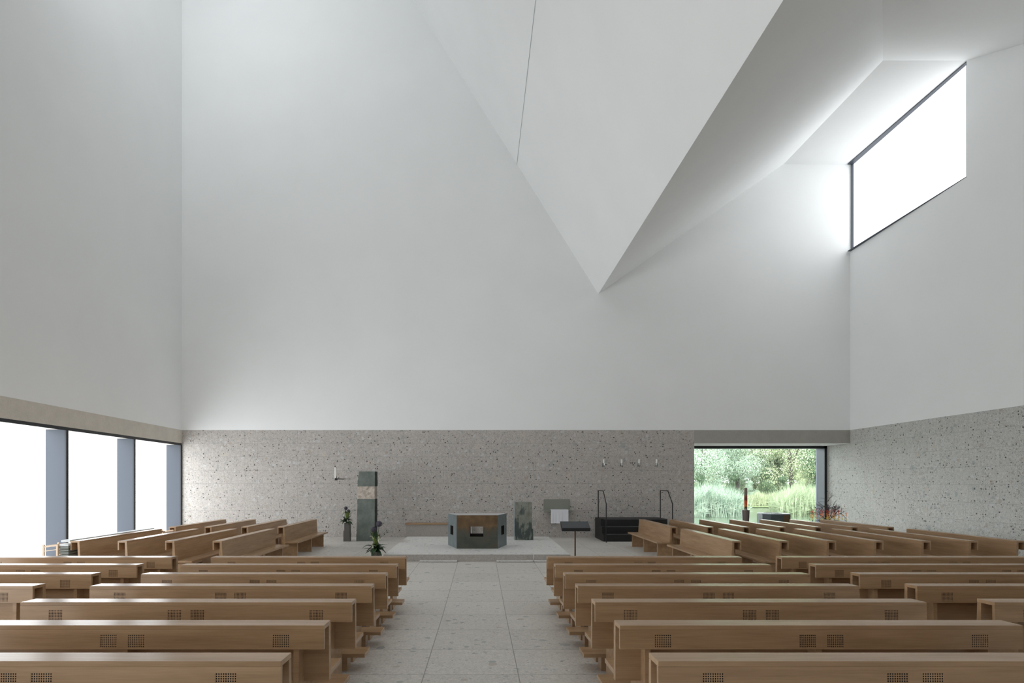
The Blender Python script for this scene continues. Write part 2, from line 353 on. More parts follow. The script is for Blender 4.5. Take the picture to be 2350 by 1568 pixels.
m = MB(); a_, b_ = CP(XJ + .006, 0), CP(XJ - .006, 0); m.box((a_[0] - .012, 10.4, a_[2] - .006), (a_[0], YB, a_[2] + .014)); S('trim_5', m, flat('joint_filler', (.45, .47, .48), .9))
m = MB()
DS = (TZ - VZ) / (17.0 - 6.3)
def DP(x, y): return (x, y, VZ + DS * (y - 6.3))
sy0, sy1, sx0, sx1 = 12.6, 16.6, -10.1, -6.3
m.quad([DP(LX(6.3), 6.3), DP(VXX, 6.3), DP(VXX - (sy0 - 6.3) * DS / CS, sy0), DP(LX(sy0), sy0)])
m.quad([DP(LX(sy0), sy0), DP(sx0, sy0), DP(sx0, sy1), DP(LX(sy1), sy1)])
m.quad([DP(sx1, sy0), DP(VXX - (sy0 - 6.3) * DS / CS, sy0), DP(VXX - (sy1 - 6.3) * DS / CS, sy1), DP(sx1, sy1)])
m.quad([DP(LX(sy1), sy1), DP(VXX - (sy1 - 6.3) * DS / CS, sy1), DP(XT, 17.0), DP(LX(17), 17)])
m.quad([(LX(17), 17, TZ), (XT, 17, TZ), (XT, YB, TZ), (LX(YB), YB, TZ)])
S('ceiling_left', m, M['white'], 'white ceiling of the tall left light hood', 'ceiling')
m = MB(); m.quad([DP(sx0, sy0), DP(sx1, sy0), DP(sx1, sy1), DP(sx0, sy1)])
S('window_7', m, M['sky'], 'frosted skylight high in the left hood', 'window')
m = MB()
for (x0, x1, y0, y1) in ((LX(YR) - 1, 14.2, YR, 2.3), (LX(YR) - 1, -6, 2.3, 6.1), (8, 14.2, 2.3, 6.1), (LX(1) - 1, 14.2, 6.1, 6.3)):
    m.quad([(x0, y0, VZ), (x1, y0, VZ), (x1, y1, VZ), (x0, y1, VZ)])
S('ceiling_rear', m, M['white'], 'low white ceiling over the rear of the nave', 'ceiling')
m = MB(); m.quad([(-6, 2.3, VZ), (8, 2.3, VZ), (8, 6.1, VZ), (-6, 6.1, VZ)]); S('window_8', m, M['rear'], 'added glowing fill panel over the rear of the nave', 'window')  # glowing panel added out of view to brighten pew tops and front wall
m = MB(); m.box((-12.4, YR - .4, -.1), (15, YR, VZ + .2)); S('wall_rear', m, M['white'], 'white rear wall of the nave', 'wall')
# hood window
r = empty('window_5', (0, 0, 0)); struct(r); tag(r, 'large frosted window high in the right wall under the hood', 'window')
m = MB(); m.quad([(RX(y) + .10, y, z) for y, z in ((WY0, WZ0), (WY1, WZ0), (WY1, WZ1), (WY0, WZ1))]); m.build('pane', M['hood'], r)
m = MB()
for (ya, za, yb, zb) in ((WY0, WZ0, WY1, WZ0), (WY0, WZ1, WY1, WZ1), (WY0, WZ0, WY0, WZ1), (WY1, WZ0, WY1, WZ1)):
    m.box((RX(ya), min(ya, yb) - .012, min(za, zb) - .012), (RX(yb) + .13, max(ya, yb) + .012, max(za, zb) + .012))
m.build('frame', M['fin'], r)
# left frosted windows between deep fins
fins = [21.33, 18.16, 14.95, 11.75, 8.55, 5.35, 2.15, -1.05, -4.25]
names = 'abcdefgh'
for i in range(len(fins) - 1):
    y1, y0 = fins[i], fins[i + 1]
    r = empty('window_%d' % (i + 11) if i > 2 else 'window_%d' % (i + 1)); struct(r)
    tag(r, ['frosted white window nearest the altar wall', 'frosted white window between two blue-grey fins', 'frosted white window at the left picture edge'][i] if i < 3 else 'frosted white window of the left wall further towards the rear', 'window')
    D = .56
    m = MB(); m.quad([(LX(y0) - D, y0, .0), (LX(y1) - D, y1, .0), (LX(y1) - D, y1, ZL), (LX(y0) - D, y0, ZL)]); m.build('pane', M['side'], r)
    m = MB(); m.box((LX(y1) - D, y1, 0), (LX(y1) - .015, y1 + .07, ZL - .06)); m.build('fin', M['fin'], r)
    m = MB(); m.box((LX(y1) - .04, y1 - .012, 0), (LX(y1) - .001, y1 + .075, ZL - .08))
    m.prism([(LX(y0) - .04, y0), (LX(y0) - .001, y0), (LX(y1) - .001, y1), (LX(y1) - .04, y1)], ZL - .085, ZL, 'z'); m.build('frame', M['black'], r)
    m = MB(); m.prism([(LX(y0) - D, y0), (LX(y0) - .04, y0), (LX(y1) - .04, y1), (LX(y1) - D, y1)], ZL - .06, ZL, 'z'); m.build('soffit', M['conc2'], r)
m = MB(); m.prism([(LX(YR) - .9, YR), (LX(YR) - .58, YR), (LX(YB) - .58, YB), (LX(YB) - .9, YB)], -.1, ZS, 'z'); S('wall_left', m, M['conc2'])
# garden window
m = MB(); m.box((8.07, YB + .004, ZL - .006), (RX(YB), 22.88, ZL + .0)); S('trim_6', m, M['white'])  # white sheet added under the lintel, painting in the bounce light on its soffit
r = empty('window_4'); struct(r); tag(r, 'large clear window to the pond garden in the right corner', 'window')
gx0, gx1, gy = 8.07, RX(22.88), 22.88
m = MB(); m.box((gx1 - .10, gy, 0), (gx1, gy + .06, ZL)); m.box((gx0, gy, ZL - .11), (gx1, gy + .06, ZL)); m.box((gx0, gy, 0), (gx1, gy + .06, .05)); m.build('frame', M['black'], r)
m = MB(); m.box((gx1 - .10, gy + .06, 0), (gx1, gy + .60, ZL)); m.build('fin', M['fin'], r)
m = MB(); m.box((gx0, gy + .06, ZL - .10), (gx1, gy + .60, ZL)); m.build('soffit', M['shelfw'], r)
m = MB(); m.box((gx0, gy + .52, 0), (gx1 - .1, gy + .53, ZL - .1)); m.build('pane', M['glass'], r)
m = MB(); m.box((7, 23.48, ZL), (14.8, 23.7, ZS)); S('trim_3', m, M['conc'])
# outer blocking so daylight enters only through glass
m = MB(); m.box((8.07, YB + 1.45, ZS - .02), (14.8, 23.7, ZS + .2)); S('trim_4', m, M['conc'])

# ------------------------------------------------------------------ pews
GP = .0147; GH = .0082; GW, GHH = .132, .102; GZ = .746
def grille_mesh():
    m = MB()
    xs = [-GW / 2]
    for k in range(9): c = (k - 4) * GP; xs += [c - GH / 2, c + GH / 2]
    xs.append(GW / 2)
    zs = [-GHH / 2]
    for k in range(7): c = (k - 3) * GP; zs += [c - GH / 2, c + GH / 2]
    zs.append(GHH / 2)
    for i in range(len(xs) - 1):
        for j in range(len(zs) - 1):
            x0, x1, z0, z1 = xs[i], xs[i + 1], zs[j], zs[j + 1]
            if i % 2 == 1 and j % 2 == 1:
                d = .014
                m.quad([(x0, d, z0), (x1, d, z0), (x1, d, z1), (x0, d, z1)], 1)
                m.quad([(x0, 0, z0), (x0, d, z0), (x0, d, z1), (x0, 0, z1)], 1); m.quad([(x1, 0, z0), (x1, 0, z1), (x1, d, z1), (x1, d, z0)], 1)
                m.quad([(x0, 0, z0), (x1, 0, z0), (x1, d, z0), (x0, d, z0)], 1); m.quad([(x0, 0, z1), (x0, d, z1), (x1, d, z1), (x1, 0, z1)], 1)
            else: m.quad([(x0, 0, z0), (x1, 0, z0), (x1, 0, z1), (x0, 0, z1)])
    return m.mesh('grille', [M['oak'], M['hole']])
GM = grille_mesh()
def make_pew(L, gpos, legs):
    r = empty('church_pew'); h = L / 2; ok = M['oak']
    m = MB(); m.box((-h, 0, .835), (h, .195, .87)); m.build('book_ledge', ok, r, bevel=.0025)
    m = MB(); z0, z1 = .68, .835; gz0, gz1 = GZ - GHH / 2, GZ + GHH / 2
    m.box((-h, 0, z0), (h, .028, gz0)); m.box((-h, 0, gz1), (h, .028, z1)); px = -h
    for g in gpos: m.box((px, 0, gz0), (g - GW / 2, .028, gz1)); px = g + GW / 2
    m.box((px, 0, gz0), (h, .028, gz1))
    m.build('rear_panel', ok, r)
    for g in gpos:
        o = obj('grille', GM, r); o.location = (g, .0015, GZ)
    m = MB(); m.prism([(.150, .835), (.165, .38), (.222, .38), (.193, .835)], -h, h); m.build('backrest', ok, r, bevel=.002)
    m = MB(); m.box((-h + .001, .2215, .412), (h - .001, .56, .452)); m.build('seat', ok, r, bevel=.003)
    for x in legs:
        m = MB(); m.prism([(.035, 0), (.48, 0), (.48, .412), (.165, .412), (.152, .80), (.035, .80)], x - .022, x + .022); m.build('leg', ok, r)
    m = MB(); m.box((-h, -.345, .16), (h, -.06, .20)); k = m.build('kneeler', ok, r, bevel=.002)
    for x in legs:
        m = MB(); m.box((x - .03, -.29, -.01), (x + .03, -.13, .16)); m.build('kneeler_leg', ok, k)
    return r
def gp3(L): h = L / 2; return [-h + .342, -.11, .11, h - .342]
P32 = make_pew(3.2, gp3(3.2), [-1.37, 0, 1.37])
P45 = make_pew(4.53, [-4.53 / 2 + .342, -.665 - .11, -.665 + .11, .665 - .11, .665 + .11, 4.53 / 2 - .342], [-2.035, -.7, .7, 2.035])
P31 = make_pew(3.07, gp3(3.07), [-1.30, 0, 1.30])
used = set()
def place(proto, x, y, z, rz, label, group, rx=0):
    if proto.name in used: o = copy_tree(proto)
    else: o = proto; used.add(proto.name)
    o.location = (x, y, z); o.rotation_euler = (rx, 0, rz); tag(o, label, 'pew', group); return o
ordn = ['first', 'second', 'third', 'fourth', 'fifth', 'sixth', 'seventh']
for i in range(7):
    d = 9.52 - .97 * i; y = d - .195; z = fz(y); rx = -.025 if i > 0 else 0
    q = 'front row, nearest the altar platform' if i == 0 else ('nearest the camera, cut by the picture bottom' if i == 6 else '%s row back from the altar platform' % ordn[i])
    place(P32, -1.243 - 1.6, y, z, 0, 'oak pew directly left of the aisle, ' + q, 'oak pews left of the aisle', rx)
    place(P32, 1.105 + 1.6, y, z, 0, 'oak pew directly right of the aisle, ' + q, 'oak pews right of the aisle', rx)
    if i < 4: place(P32, -5.09 - 1.6, y, z, 0, 'oak pew of the outer left block cut by the left edge, ' + ('front row' if i == 0 else ordn[i] + ' row back'), 'oak pews of the outer left block', rx)
    if i < 5: place(P45, 4.96 + 4.53 / 2, y, z, 0, 'long oak pew of the outer right block, ' + ('front row' if i == 0 else ordn[i] + ' row back'), 'oak pews of the outer right block', rx)
# pews facing the altar from both sides, seen end-on
HP = math.pi / 2
def sidelab(side, grp, k, n):
    pos = 'nearest the altar' if k == 0 else ('outermost, furthest from the altar' if k == n - 1 else '%s out from the altar' % ordn[k])
    return 'oak pew seen end-on on the %s, %s group, %s' % (side, grp, pos)
for k, X in enumerate((-5.617, -6.612, -7.607, -8.60)):
    o = place(P31, X, 11.87 + 1.535, 0, -HP, sidelab('left', 'nearer', k, 4), 'side pews left, nearer group')
    if k == 3:
        for ch in list(o.children):
            if ch.name.startswith('kneeler'):
                for g in list(ch.children): bpy.data.objects.remove(g)
                bpy.data.objects.remove(ch)
for k, X in enumerate((-5.576, -6.57, -7.575, -8.555)):
    place(P31, X, 15.54 + 1.535, 0, -HP, sidelab('left', 'farther', k, 4), 'side pews left, farther group')
for k in range(7):
    place(P31, 5.466 + .993 * k, 11.87 + 1.535, 0, HP, sidelab('right', 'nearer', k, 7), 'side pews right, nearer group')
for k in range(7):
    place(P31, 5.375 + .986 * k, 15.47 + 1.535, 0, HP, sidelab('right', 'farther', k, 7), 'side pews right, farther group')

# ------------------------------------------------------------------ altar island
r = empty('altar_platform', (0, 14.97, 0)); tag(r, 'low pale stone platform one step high carrying the altar', 'platform')
pz = .185
m = MB()
m.box((-2.56, 14.97 - 14.97, 0), (2.37, 17.87 - 14.97, pz)); m.box((-2.25, 2.9, 0), (2.37, 3.9, pz)); m.box((-2.56, 3.9, 0), (2.37, 19.8 - 14.97, pz))
m.build('slab', M['plat'], r)
m = MB()
for (a, b) in ((-2.56, -1.6), (-1.597, -.6), (-.597, .4), (.403, 1.38), (1.41, 2.37)): m.box((a, -.012, 0), (b, .02, pz - .004))
m.build('riser', M['block'], r)
for (a, b) in ((-1.60, -.62), (.42, 1.38), (1.40, 2.3)):
    m = MB(); m.box((a, -.16, .014), (b, -.012, .034)); m.box((a + .01, -.145, 0), (b - .01, -.014, .014), 1); m.build('edging', [M['plat'], M['pot']], r)
# altar
r = empty('altar', (0, 16.25, pz)); tag(r, 'polished dark green and brown stone altar with a square opening through it', 'altar')
ah = .958; fx0, fx1, ox0, ox1, ad = -.687, .49, -.99, .79, 1.0
m = MB(); pr = [(fx0, 0), (fx1, 0), (ox1, ad), (ox0, ad)]
m.prism(pr, 0, ah, 'z')
a = m.build('body', [M['altar'], M['altarf'], M['altars'], M['altart'], M['hole']], r)
a.data.polygons[2].material_index = 1
for p in a.data.polygons:
    nn = p.normal
    p.material_index = 1 if nn.y < -.9 else (3 if nn.z > .9 else (2 if abs(nn.x) > .5 else 0))
bpy.context.view_layer.update()
cut(a, [((-.307, -.2, .345), (.081, 1.4, .635)), ((-1.3, .38, .35), (-.7, .72, .62)), ((.5, .38, .35), (1.2, .72, .62))])
# stele with tabernacle
r = empty('tabernacle_stele', (-4.06, 20.0, 0)); tag(r, 'tall green slate pillar with a silver band across its upper half, left of the altar', 'pillar')
def rough(m, prof, z0, z1, mi, n=10, seed=1, amp=.012, taper=(0, 0)):
    rn = random.Random(seed); k0 = len(m.v); q = len(prof)
    for i in range(n + 1):
        t = i / n
        for j, (x, y) in enumerate(prof):
            s_ = taper[0] + (taper[1] - taper[0]) * t if x < 0 else 0
            dx = rn.uniform(-amp, amp) * (1 if x < 0 else .3) if 0 < i < n else 0; dy = rn.uniform(-amp, amp) * 1.8 if (y > .2 and 0 < i < n) else 0
            m.v.append((x + s_ + dx, y + dy, z0 + (z1 - z0) * t))
    for i in range(n):
        for j in range(q):
            a_ = k0 + i * q + j; b_ = k0 + i * q + (j + 1) % q; m.f.append((a_, b_, b_ + q, a_ + q)); m.m.append(mi[j])
    m.f.append(tuple(k0 + j for j in range(q))[::-1]); m.f.append(tuple(k0 + n * q + j for j in range(q))); m.m += [0, 0]
prs = [(-.325, 0), (.322, 0), (.40, .06), (.33, .5), (-.30, .5)]
prs = [(-.325, 0), (.322, 0), (.322, .5), (-.30, .5)]
m = MB(); rough(m, prs, 0, 1.49, [0, 1, 0, 0], 14, 3, .010, (-.005, .035)); m.build('shaft', [M['stele'], M['steles']], r)
m = MB(); m.box((-.285, .008, 1.49), (.318, .49, 1.94)); m.build('silver_band', M['silver'], r, bevel=.004)
m = MB(); rough(m, [(-.29, 0), (.325, 0), (.325, .52), (-.29, .5)], 1.94, 2.465, [0, 1, 0, 0], 6, 5, .014, (-.0, .055)); m.build('capstone', [M['stele'], M['steles']], r)
# ambo
r = empty('ambo_stone', (1.40, 18.6, pz)); tag(r, 'standing marbled green stone block to the right of the altar', 'ambo')
m = MB(); rough(m, [(.285, 0), (.285, .55), (-.285, .55), (-.285, 0)], 0, 1.245, [0, 0, 1, 0], 10, 9, .004)
m.build('block', [M['ambo'], M['ambol']], r)
m = MB(); rough(m, [(-.05, 0), (.03, .02), (.03, .5), (-.05, .5)], 0, .35, [0, 0, 0, 0], 4, 2, .01, (0, .06)); b_ = m.build('rough_foot', M['ambo'], r); b_.location = (.30, 0.01, 0)
# stone bench
r = empty('wall_bench', (-1.55, 21.12, 0)); tag(r, 'stone bench with a thin wooden seat board against the wall left behind the altar', 'bench')
m = MB(); m.box((-1.23, 0, 0), (1.23, .27, .50)); m.build('base', M['block'], r)
m = MB(); m.box((-1.27, -.06, .50), (1.25, .27, .555)); m.build('seat_board', M['oak'], r, bevel=.004)
# wall shelf with cloth
r = empty('credence_shelf', (2.88, 21.4, 1.0)); tag(r, 'green-grey stone slab with a ledge fixed on the wall behind the ambo', 'shelf')
m = MB(); m.box((-.50, -.04, .05), (.46, -.001, .44)); m.build('back_slab', M['niche'], r)
m = MB(); m.box((-.49, -.35, -.03), (.53, -.001, .05)); m.build('ledge', M['niche'], r, bevel=.003)
m = MB()
xa, xb, n = -.27, .38, 26
def wy(x, t): return -.358 - .008 - .007 * math.sin(x * 21) * t - .004 * math.sin(x * 55 + 1) * t
for i in range(n):
    x0, x1 = xa + (xb - xa) * i / n, xa + (xb - xa) * (i + 1) / n
    m.quad([(x0, -.06, .055), (x1, -.06, .055), (x1, -.362, .055), (x0, -.362, .055)])
    for j in range(8):
        t0, t1 = j / 8, (j + 1) / 8; m.quad([(x0, wy(x0, t0), .055 - .50 * t0), (x1, wy(x1, t0), .055 - .50 * t0), (x1, wy(x1, t1), .055 - .50 * t1), (x0, wy(x0, t1), .055 - .50 * t1)])
o = m.build('altar_cloth', M['cloth'], None, (2.88, 21.4, 1.0)); sl = o.modifiers.new('thick', 'SOLIDIFY'); sl.thickness = .003
tag(o, 'white linen cloth hanging from the wall ledge', 'cloth')
# lectern
r = empty('lectern_stand', (2.39, 14.3, 0)); tag(r, 'slim black lectern stand with a slanted dark top, right of the platform', 'lectern')
m = MB(); m.prism([(-.14, .87), (-.14, .945), (.24, 1.09), (.24, 1.06), (-.05, .87)], -.35, .355); m.build('desk_top', M['blk'], r)
m = MB(); m.prism([(-.135, .946), (.235, 1.088), (.235, 1.091), (-.135, .95)], -.343, .348); m.build('reading_pad', M['lect'], r)
m = MB(); m.tube([(0, .03, .0), (0, .03, .95)], .019, 10); m.build('pole', M['bronze'], r)
m = MB(); m.lathe([(.001, 0), (.17, 0), (.17, .015), (.02, .02)], (0, .03, 0), 24); m.build('base_plate', M['blk'], r)
# black podium
px0, px1 = 4.31, 6.70
r = empty('step_podium', (5.5, 19.84, 0)); tag(r, 'black three-step podium against the stone wall', 'podium')
for k, (z0, y0) in enumerate(((0, 0), (.262, .24), (.508, .48))):
    m = MB(); zt = (.262, .508, .76)[k]; m.box((px0 - 5.5, y0, z0), (px1 - 5.5, 1.50, zt)); st = m.build('step', M['blk'], r)
    m = MB(); m.box((px0 - 5.5 + .10, y0 - .004, zt - .014), (px1 - 5.5, y0 + .03, zt + .002)); m.build('nosing', M['blk2'], st)
for x in (4.34, 6.63):
    m = MB(); m.tube([(x - 5.5, 1.06, .70), (x - 5.5, 1.06, 1.776), (x - 5.5, .22, 1.776), (x - 5.5, -.27, 1.333), (x - 5.5, -.27, .0)], .019, 6); m.build('handrail', M['blk'], r)
# candles on the wall
def candle_right(i, x, y):
    p = PT(x, y, 21.4)
    r = empty('wall_candle', (p.x, 21.4, p.z)); pos = ['first from the left', 'second from the left', 'second from the right', 'first from the right'][i]
    tag(r, 'short white candle on a wall bracket above the podium, %s of four' % pos, 'candle', 'four candles on the wall')
    m = MB(); m.tube([(0, -.16, -.02), (0, -.16, .125)], .027, 12); m.build('candle', M['wax'], r, smooth=False)
    m = MB(); m.tube([(0, -.16, -.11), (0, -.16, .0)], .036, 12, cap=False); m.build('glass_cup', M['glass'], r)
    m = MB(); m.tube([(-.02, 0, -.125), (-.02, -.16, -.125), (.03, -.16, -.125)], .011, 6); m.lathe([(.001, -.125), (.045, -.125), (.045, -.112), (.001, -.112)], (0, -.16, 0), 14); m.tube([(-.045, -.16, -.12), (-.045, -.16, -.02)], .006, 5); m.build('bracket', M['blk'], r)
for i, x in enumerate((1383.6, 1424.2, 1464.2, 1503.8)): candle_right(i, x, 1062.5)
r = empty('sanctuary_lamp', (-5.18, 21.4, 2.20)); tag(r, 'tall white glass lamp on a dark wall arm, left of the slate pillar', 'lamp')
m = MB(); m.tube([(0, 0, 0), (0, -1.10, 0)], .022, 6); m.box((-.035, -1.14, -.05), (.035, -1.04, .03)); m.build('arm', M['blk'], r)
m = MB(); m.box((-.055, -1.12, .02), (-.005, -1.06, .42)); m.build('glass_tube', M['wax'], r, bevel=.006)
m = MB(); m.tube([(.012, -1.1, .02), (.02, -1.1, .11)], [.012, .004], 6); m.build('flame_holder', M['bronze'], r)

# ------------------------------------------------------------------ flowers
def blob(m, c, r, n, size, mi):
    c = Vector(c)
    for _ in range(n):
        d = Vector((random.gauss(0, 1), random.gauss(0, 1), random.gauss(0, 1))).normalized(); p = c + d * r * random.uniform(.8, 1)
        u = d.cross(Vector((random.random(), random.random(), random.random()))).normalized(); v_ = d.cross(u); s_ = size
        m.quad([p - u * s_, p + d * s_ * 1.2 - v_ * s_ * .3, p + u * s_, p + v_ * s_ * .6], mi)
def sphere(m, c, r, mi, seg=12, ring=8):
    m.lathe([(max(.0005, r * math.sin(math.pi * k / ring)), -r * math.cos(math.pi * k / ring)) for k in range(ring + 1)], c, seg, mi)
def leaf(m, a, d, length, width, mi, droop=.35):
    a = Vector(a); d = Vector(d).normalized(); side = d.cross(Vector((0, 0, 1)))
    side = side.normalized() if side.length > .05 else Vector((1, 0, 0)); P = []
    for k in range(6):
        t = k / 5; P.append((a + d * length * t + Vector((0, 0, -droop * length * t * t)), width * math.sin(math.pi * min(.97, t * .85 + .12))))
    for k in range(5):
        (p, w0), (q, w1) = P[k], P[k + 1]; up = Vector((0, 0, .25))
        m.quad([p - side * w0 + up * w0, p, q, q - side * w1 + up * w1], mi); m.quad([p, p + side * w0 + up * w0, q + side * w1 + up * w1, q], mi)
def bouquet(name, loc, hpot, wpot, spread, balls, lilies, label, seed, hexpot=False):
    random.seed(seed); r = empty(name, loc); tag(r, label, 'flowers')
    m = MB()
    h = wpot / 2
    if hexpot:
        m.box((-h, -h, 0), (h, h, hpot * .58)); m.box((-h + .03, -h, hpot * .58), (h, h - .02, hpot))
    else:
        m.prism([(-h, -h * .5), (-h * .3, -h), (h * .5, -h), (h, -h * .4), (h, h), (-h, h)], 0, hpot, 'z')
    m.build('vase', M['pot'], r)
    top = hpot
    m = MB()
    for k in range(34):
        a = random.uniform(0, 2 * math.pi); e_ = random.uniform(.05, 1.1); leaf(m, (random.uniform(-.04, .04), random.uniform(-.04, .04), top + random.uniform(0, .12)), (math.cos(a), math.sin(a), e_), random.uniform(.55, 1.0) * spread, .035 * spread / .3, 0, random.uniform(.2, .8))
    for k in range(16):
        a = random.uniform(0, 2 * math.pi); leaf(m, (0, 0, top + .15), (math.cos(a) * .35, math.sin(a) * .35, 1), random.uniform(.8, 1.35) * spread, .026 * spread / .3, 0, .2)
    for k in range(10):
        a = random.uniform(0, 2 * math.pi); leaf(m, (0, 0, top + .1), (math.cos(a) * .4, math.sin(a) * .4, 1.3), random.uniform(.8, 1.2) * spread, .03 * spread / .3, 1, .1)
    m.build('foliage', [M['leafd'], M['leafl']], r)
    m = MB()
    for k in range(9):
        a = random.uniform(-.6, .9); L_ = spread * random.uniform(1.0, 1.7); P = [Vector((0, 0, top + .1)) + Vector((math.sin(a) * L_ * t * (.4 + .6 * t), random.uniform(-.03, .03), L_ * 1.1 * t * (1.15 - .5 * t))) for t in (0, .25, .5, .75, 1)]
        m.tube(P, [.004, .003, .003, .002, .001], 4)
    m.build('grass_blades', M['stem'], r)
    for (x, z, rr) in balls:
        m = MB(); m.tube([(0, 0, top), (x * .7, 0, top + (z - top) * .6), (x, -.02, z)], .006, 5, 1); sphere(m, (x, -.02, z), rr * .82, 0); blob(m, (x, -.02, z), rr * .98, 260, rr * .12, 0); m.build('allium', [M['allium'], M['stem']], r)
    for (x, z) in lilies:
        m = MB(); m.tube([(0, 0, top), (x, -.06, z)], .005, 5, 1)
        for q in range(6):
            a = q * math.pi / 3 + random.random(); leaf(m, (x, -.07, z), (math.cos(a), -.5, math.sin(a)), .058 * spread / .3, .015 * spread / .3, 0, .1)
        sphere(m, (x, -.07, z), .018, 0, 8, 5); m.build('lily', [M['lily'], M['stem']], r)
bouquet('flower_vase', (-2.80, 15.1, 0), .25, .22, .44, [(.095, .985, .088), (-.045, .835, .082)], [(-.07, .66), (.10, .60), (-.06, .43)], 'vase of white lilies and two dark alliums on the floor in front of the platform', 11)
bouquet('flower_vase', (-4.71, 20.0, 0), .645, .22, .34, [(-.045, 1.165, .070), (.045, 1.06, .065)], [(-.10, .93), (.03, .74), (-.13, 1.04)], 'tall stone vase of lilies and alliums beside the slate pillar', 12, True)

# ------------------------------------------------------------------ right corner: candle, font, cranes
random.seed(5)
r = empty('candle_stand', (9.36, 20.0, 0)); tag(r, 'tapered bronze stand for the large candle in front of the garden window', 'stand')
m = MB(); m.lathe([(.075, 0), (.085, .3), (.128, 1.09), (.128, 1.10), (.11, 1.10), (.10, 1.04), (.001, 1.04)], (0, 0, 0), 28); m.build('cone', M['standm'], r, smooth=False)
m = MB(); m.lathe([(.17, 0), (.17, .03), (.08, .035)], (0, 0, 0), 28); m.build('foot', M['standm'], r)
m = MB(); m.lathe([(.051, 0), (.051, .83), (.046, .845), (.001, .845)], (0, 0, 0), 20); o = m.build('paschal_candle', M['candle'], None, (9.36, 20.0, 1.042)); tag(o, 'tall thick brown candle with red and orange painted band, on the tapered stand', 'candle')
r = empty('baptismal_font', (10.32, 20.0, 0)); tag(r, 'dark green stone font with a round basin near the garden window', 'font')
m = MB(); fr_ = [(-.31, -.48), (.36, -.48), (.47, -.2), (.47, .2), (.3, .42), (-.3, .42), (-.47, .2), (-.47, -.2)]
m.prism(fr_, 0, .965, 'z'); m.build('block', M['font'], r)
m = MB(); m.box((.10, -.486, .25), (.34, -.47, .95)); m.build('brown_vein', M['fontp'], r)
m = MB(); n = 40; ring = [(.30 * math.cos(2 * math.pi * k / n), .30 * math.sin(2 * math.pi * k / n)) for k in range(n)]
def onpoly(a):
    best = 9
    for i in range(8):
        p, q = Vector(fr_[i]), Vector(fr_[(i + 1) % 8]); dx, dy = math.cos(a), math.sin(a); e = q - p; den = dx * e.y - dy * e.x
        if abs(den) < 1e-9: continue
        t = (p.x * e.y - p.y * e.x) / den; u = (p.x * dy - p.y * dx) / den
        if t > 0 and -1e-6 <= u <= 1.000001: best = min(best, t)
    return (best * dx * 1.0, best * dy)
for k in range(n):
    a0, a1 = 2 * math.pi * k / n, 2 * math.pi * (k + 1) / n; p0, p1 = onpoly(a0), onpoly(a1); r0, r1 = ring[k], ring[(k + 1) % n]
    m.quad([(*r0, .995), (*r1, .995), (*p1, .995), (*p0, .995)]); m.quad([(*p0, .965), (*p0, .995), (*p1, .995), (*p1, .965)]); m.quad([(*r0, .97), (*r0, .995), (*r1, .995), (*r1, .97)])
m.build('rim', M['fontt'], r)
m = MB(); m.lathe([(.30, .967), (.001, .968)], (0, 0, 0), 40); m.build('basin', M['hole'], r)
# branch with strings of paper cranes
r = empty('crane_branch', (12.15, 19.9, 0)); tag(r, 'bare branches hung with strings of coloured paper cranes in the right corner', 'arrangement')
m = MB(); m.lathe([(.13, 0), (.16, .35), (.17, .62), (.15, .62), (.12, .55), (.001, .55)], (0, 0, 0), 20); m.build('vase', M['pot'], r)
m = MB(); tips = []
def twig(p, d, L_, rad, dep):
    P = [p]
    for k in range(4):
        d = (d + Vector((random.gauss(0, .22), random.gauss(0, .18), random.gauss(0, .16)))).normalized(); P.append(P[-1] + d * L_ / 4)
    m.tube(P, [rad * (1 - .16 * k) for k in range(5)], 4)
    if dep:
        for k in (2, 3, 4):
            for _ in range(2): twig(P[k], (d + Vector((random.gauss(0, .9), random.gauss(0, .5), random.gauss(0, .5)))).normalized(), L_ * .45, rad * .5, dep - 1)
for a in (-.85, -.5, -.1, .15, .55, .95, 1.2): twig(Vector((0, 0, .6)), Vector((math.sin(a) * .75, random.uniform(-.2, .2), 1)), .8 if abs(a) < .3 else .6, .014, 2)
m.build('branches', M['twig'], r)
pal = [flat('paper_%s' % nme, c, .7) for nme, c in (('dark', (.03, .025, .03)), ('plum', (.12, .012, .02)), ('red', (.62, .06, .03)), ('orange', (.85, .22, .03)), ('amber', (.85, .42, .05)), ('yellow', (.80, .62, .08)), ('green', (.02, .16, .09)), ('dkgreen', (.01, .06, .05)))]
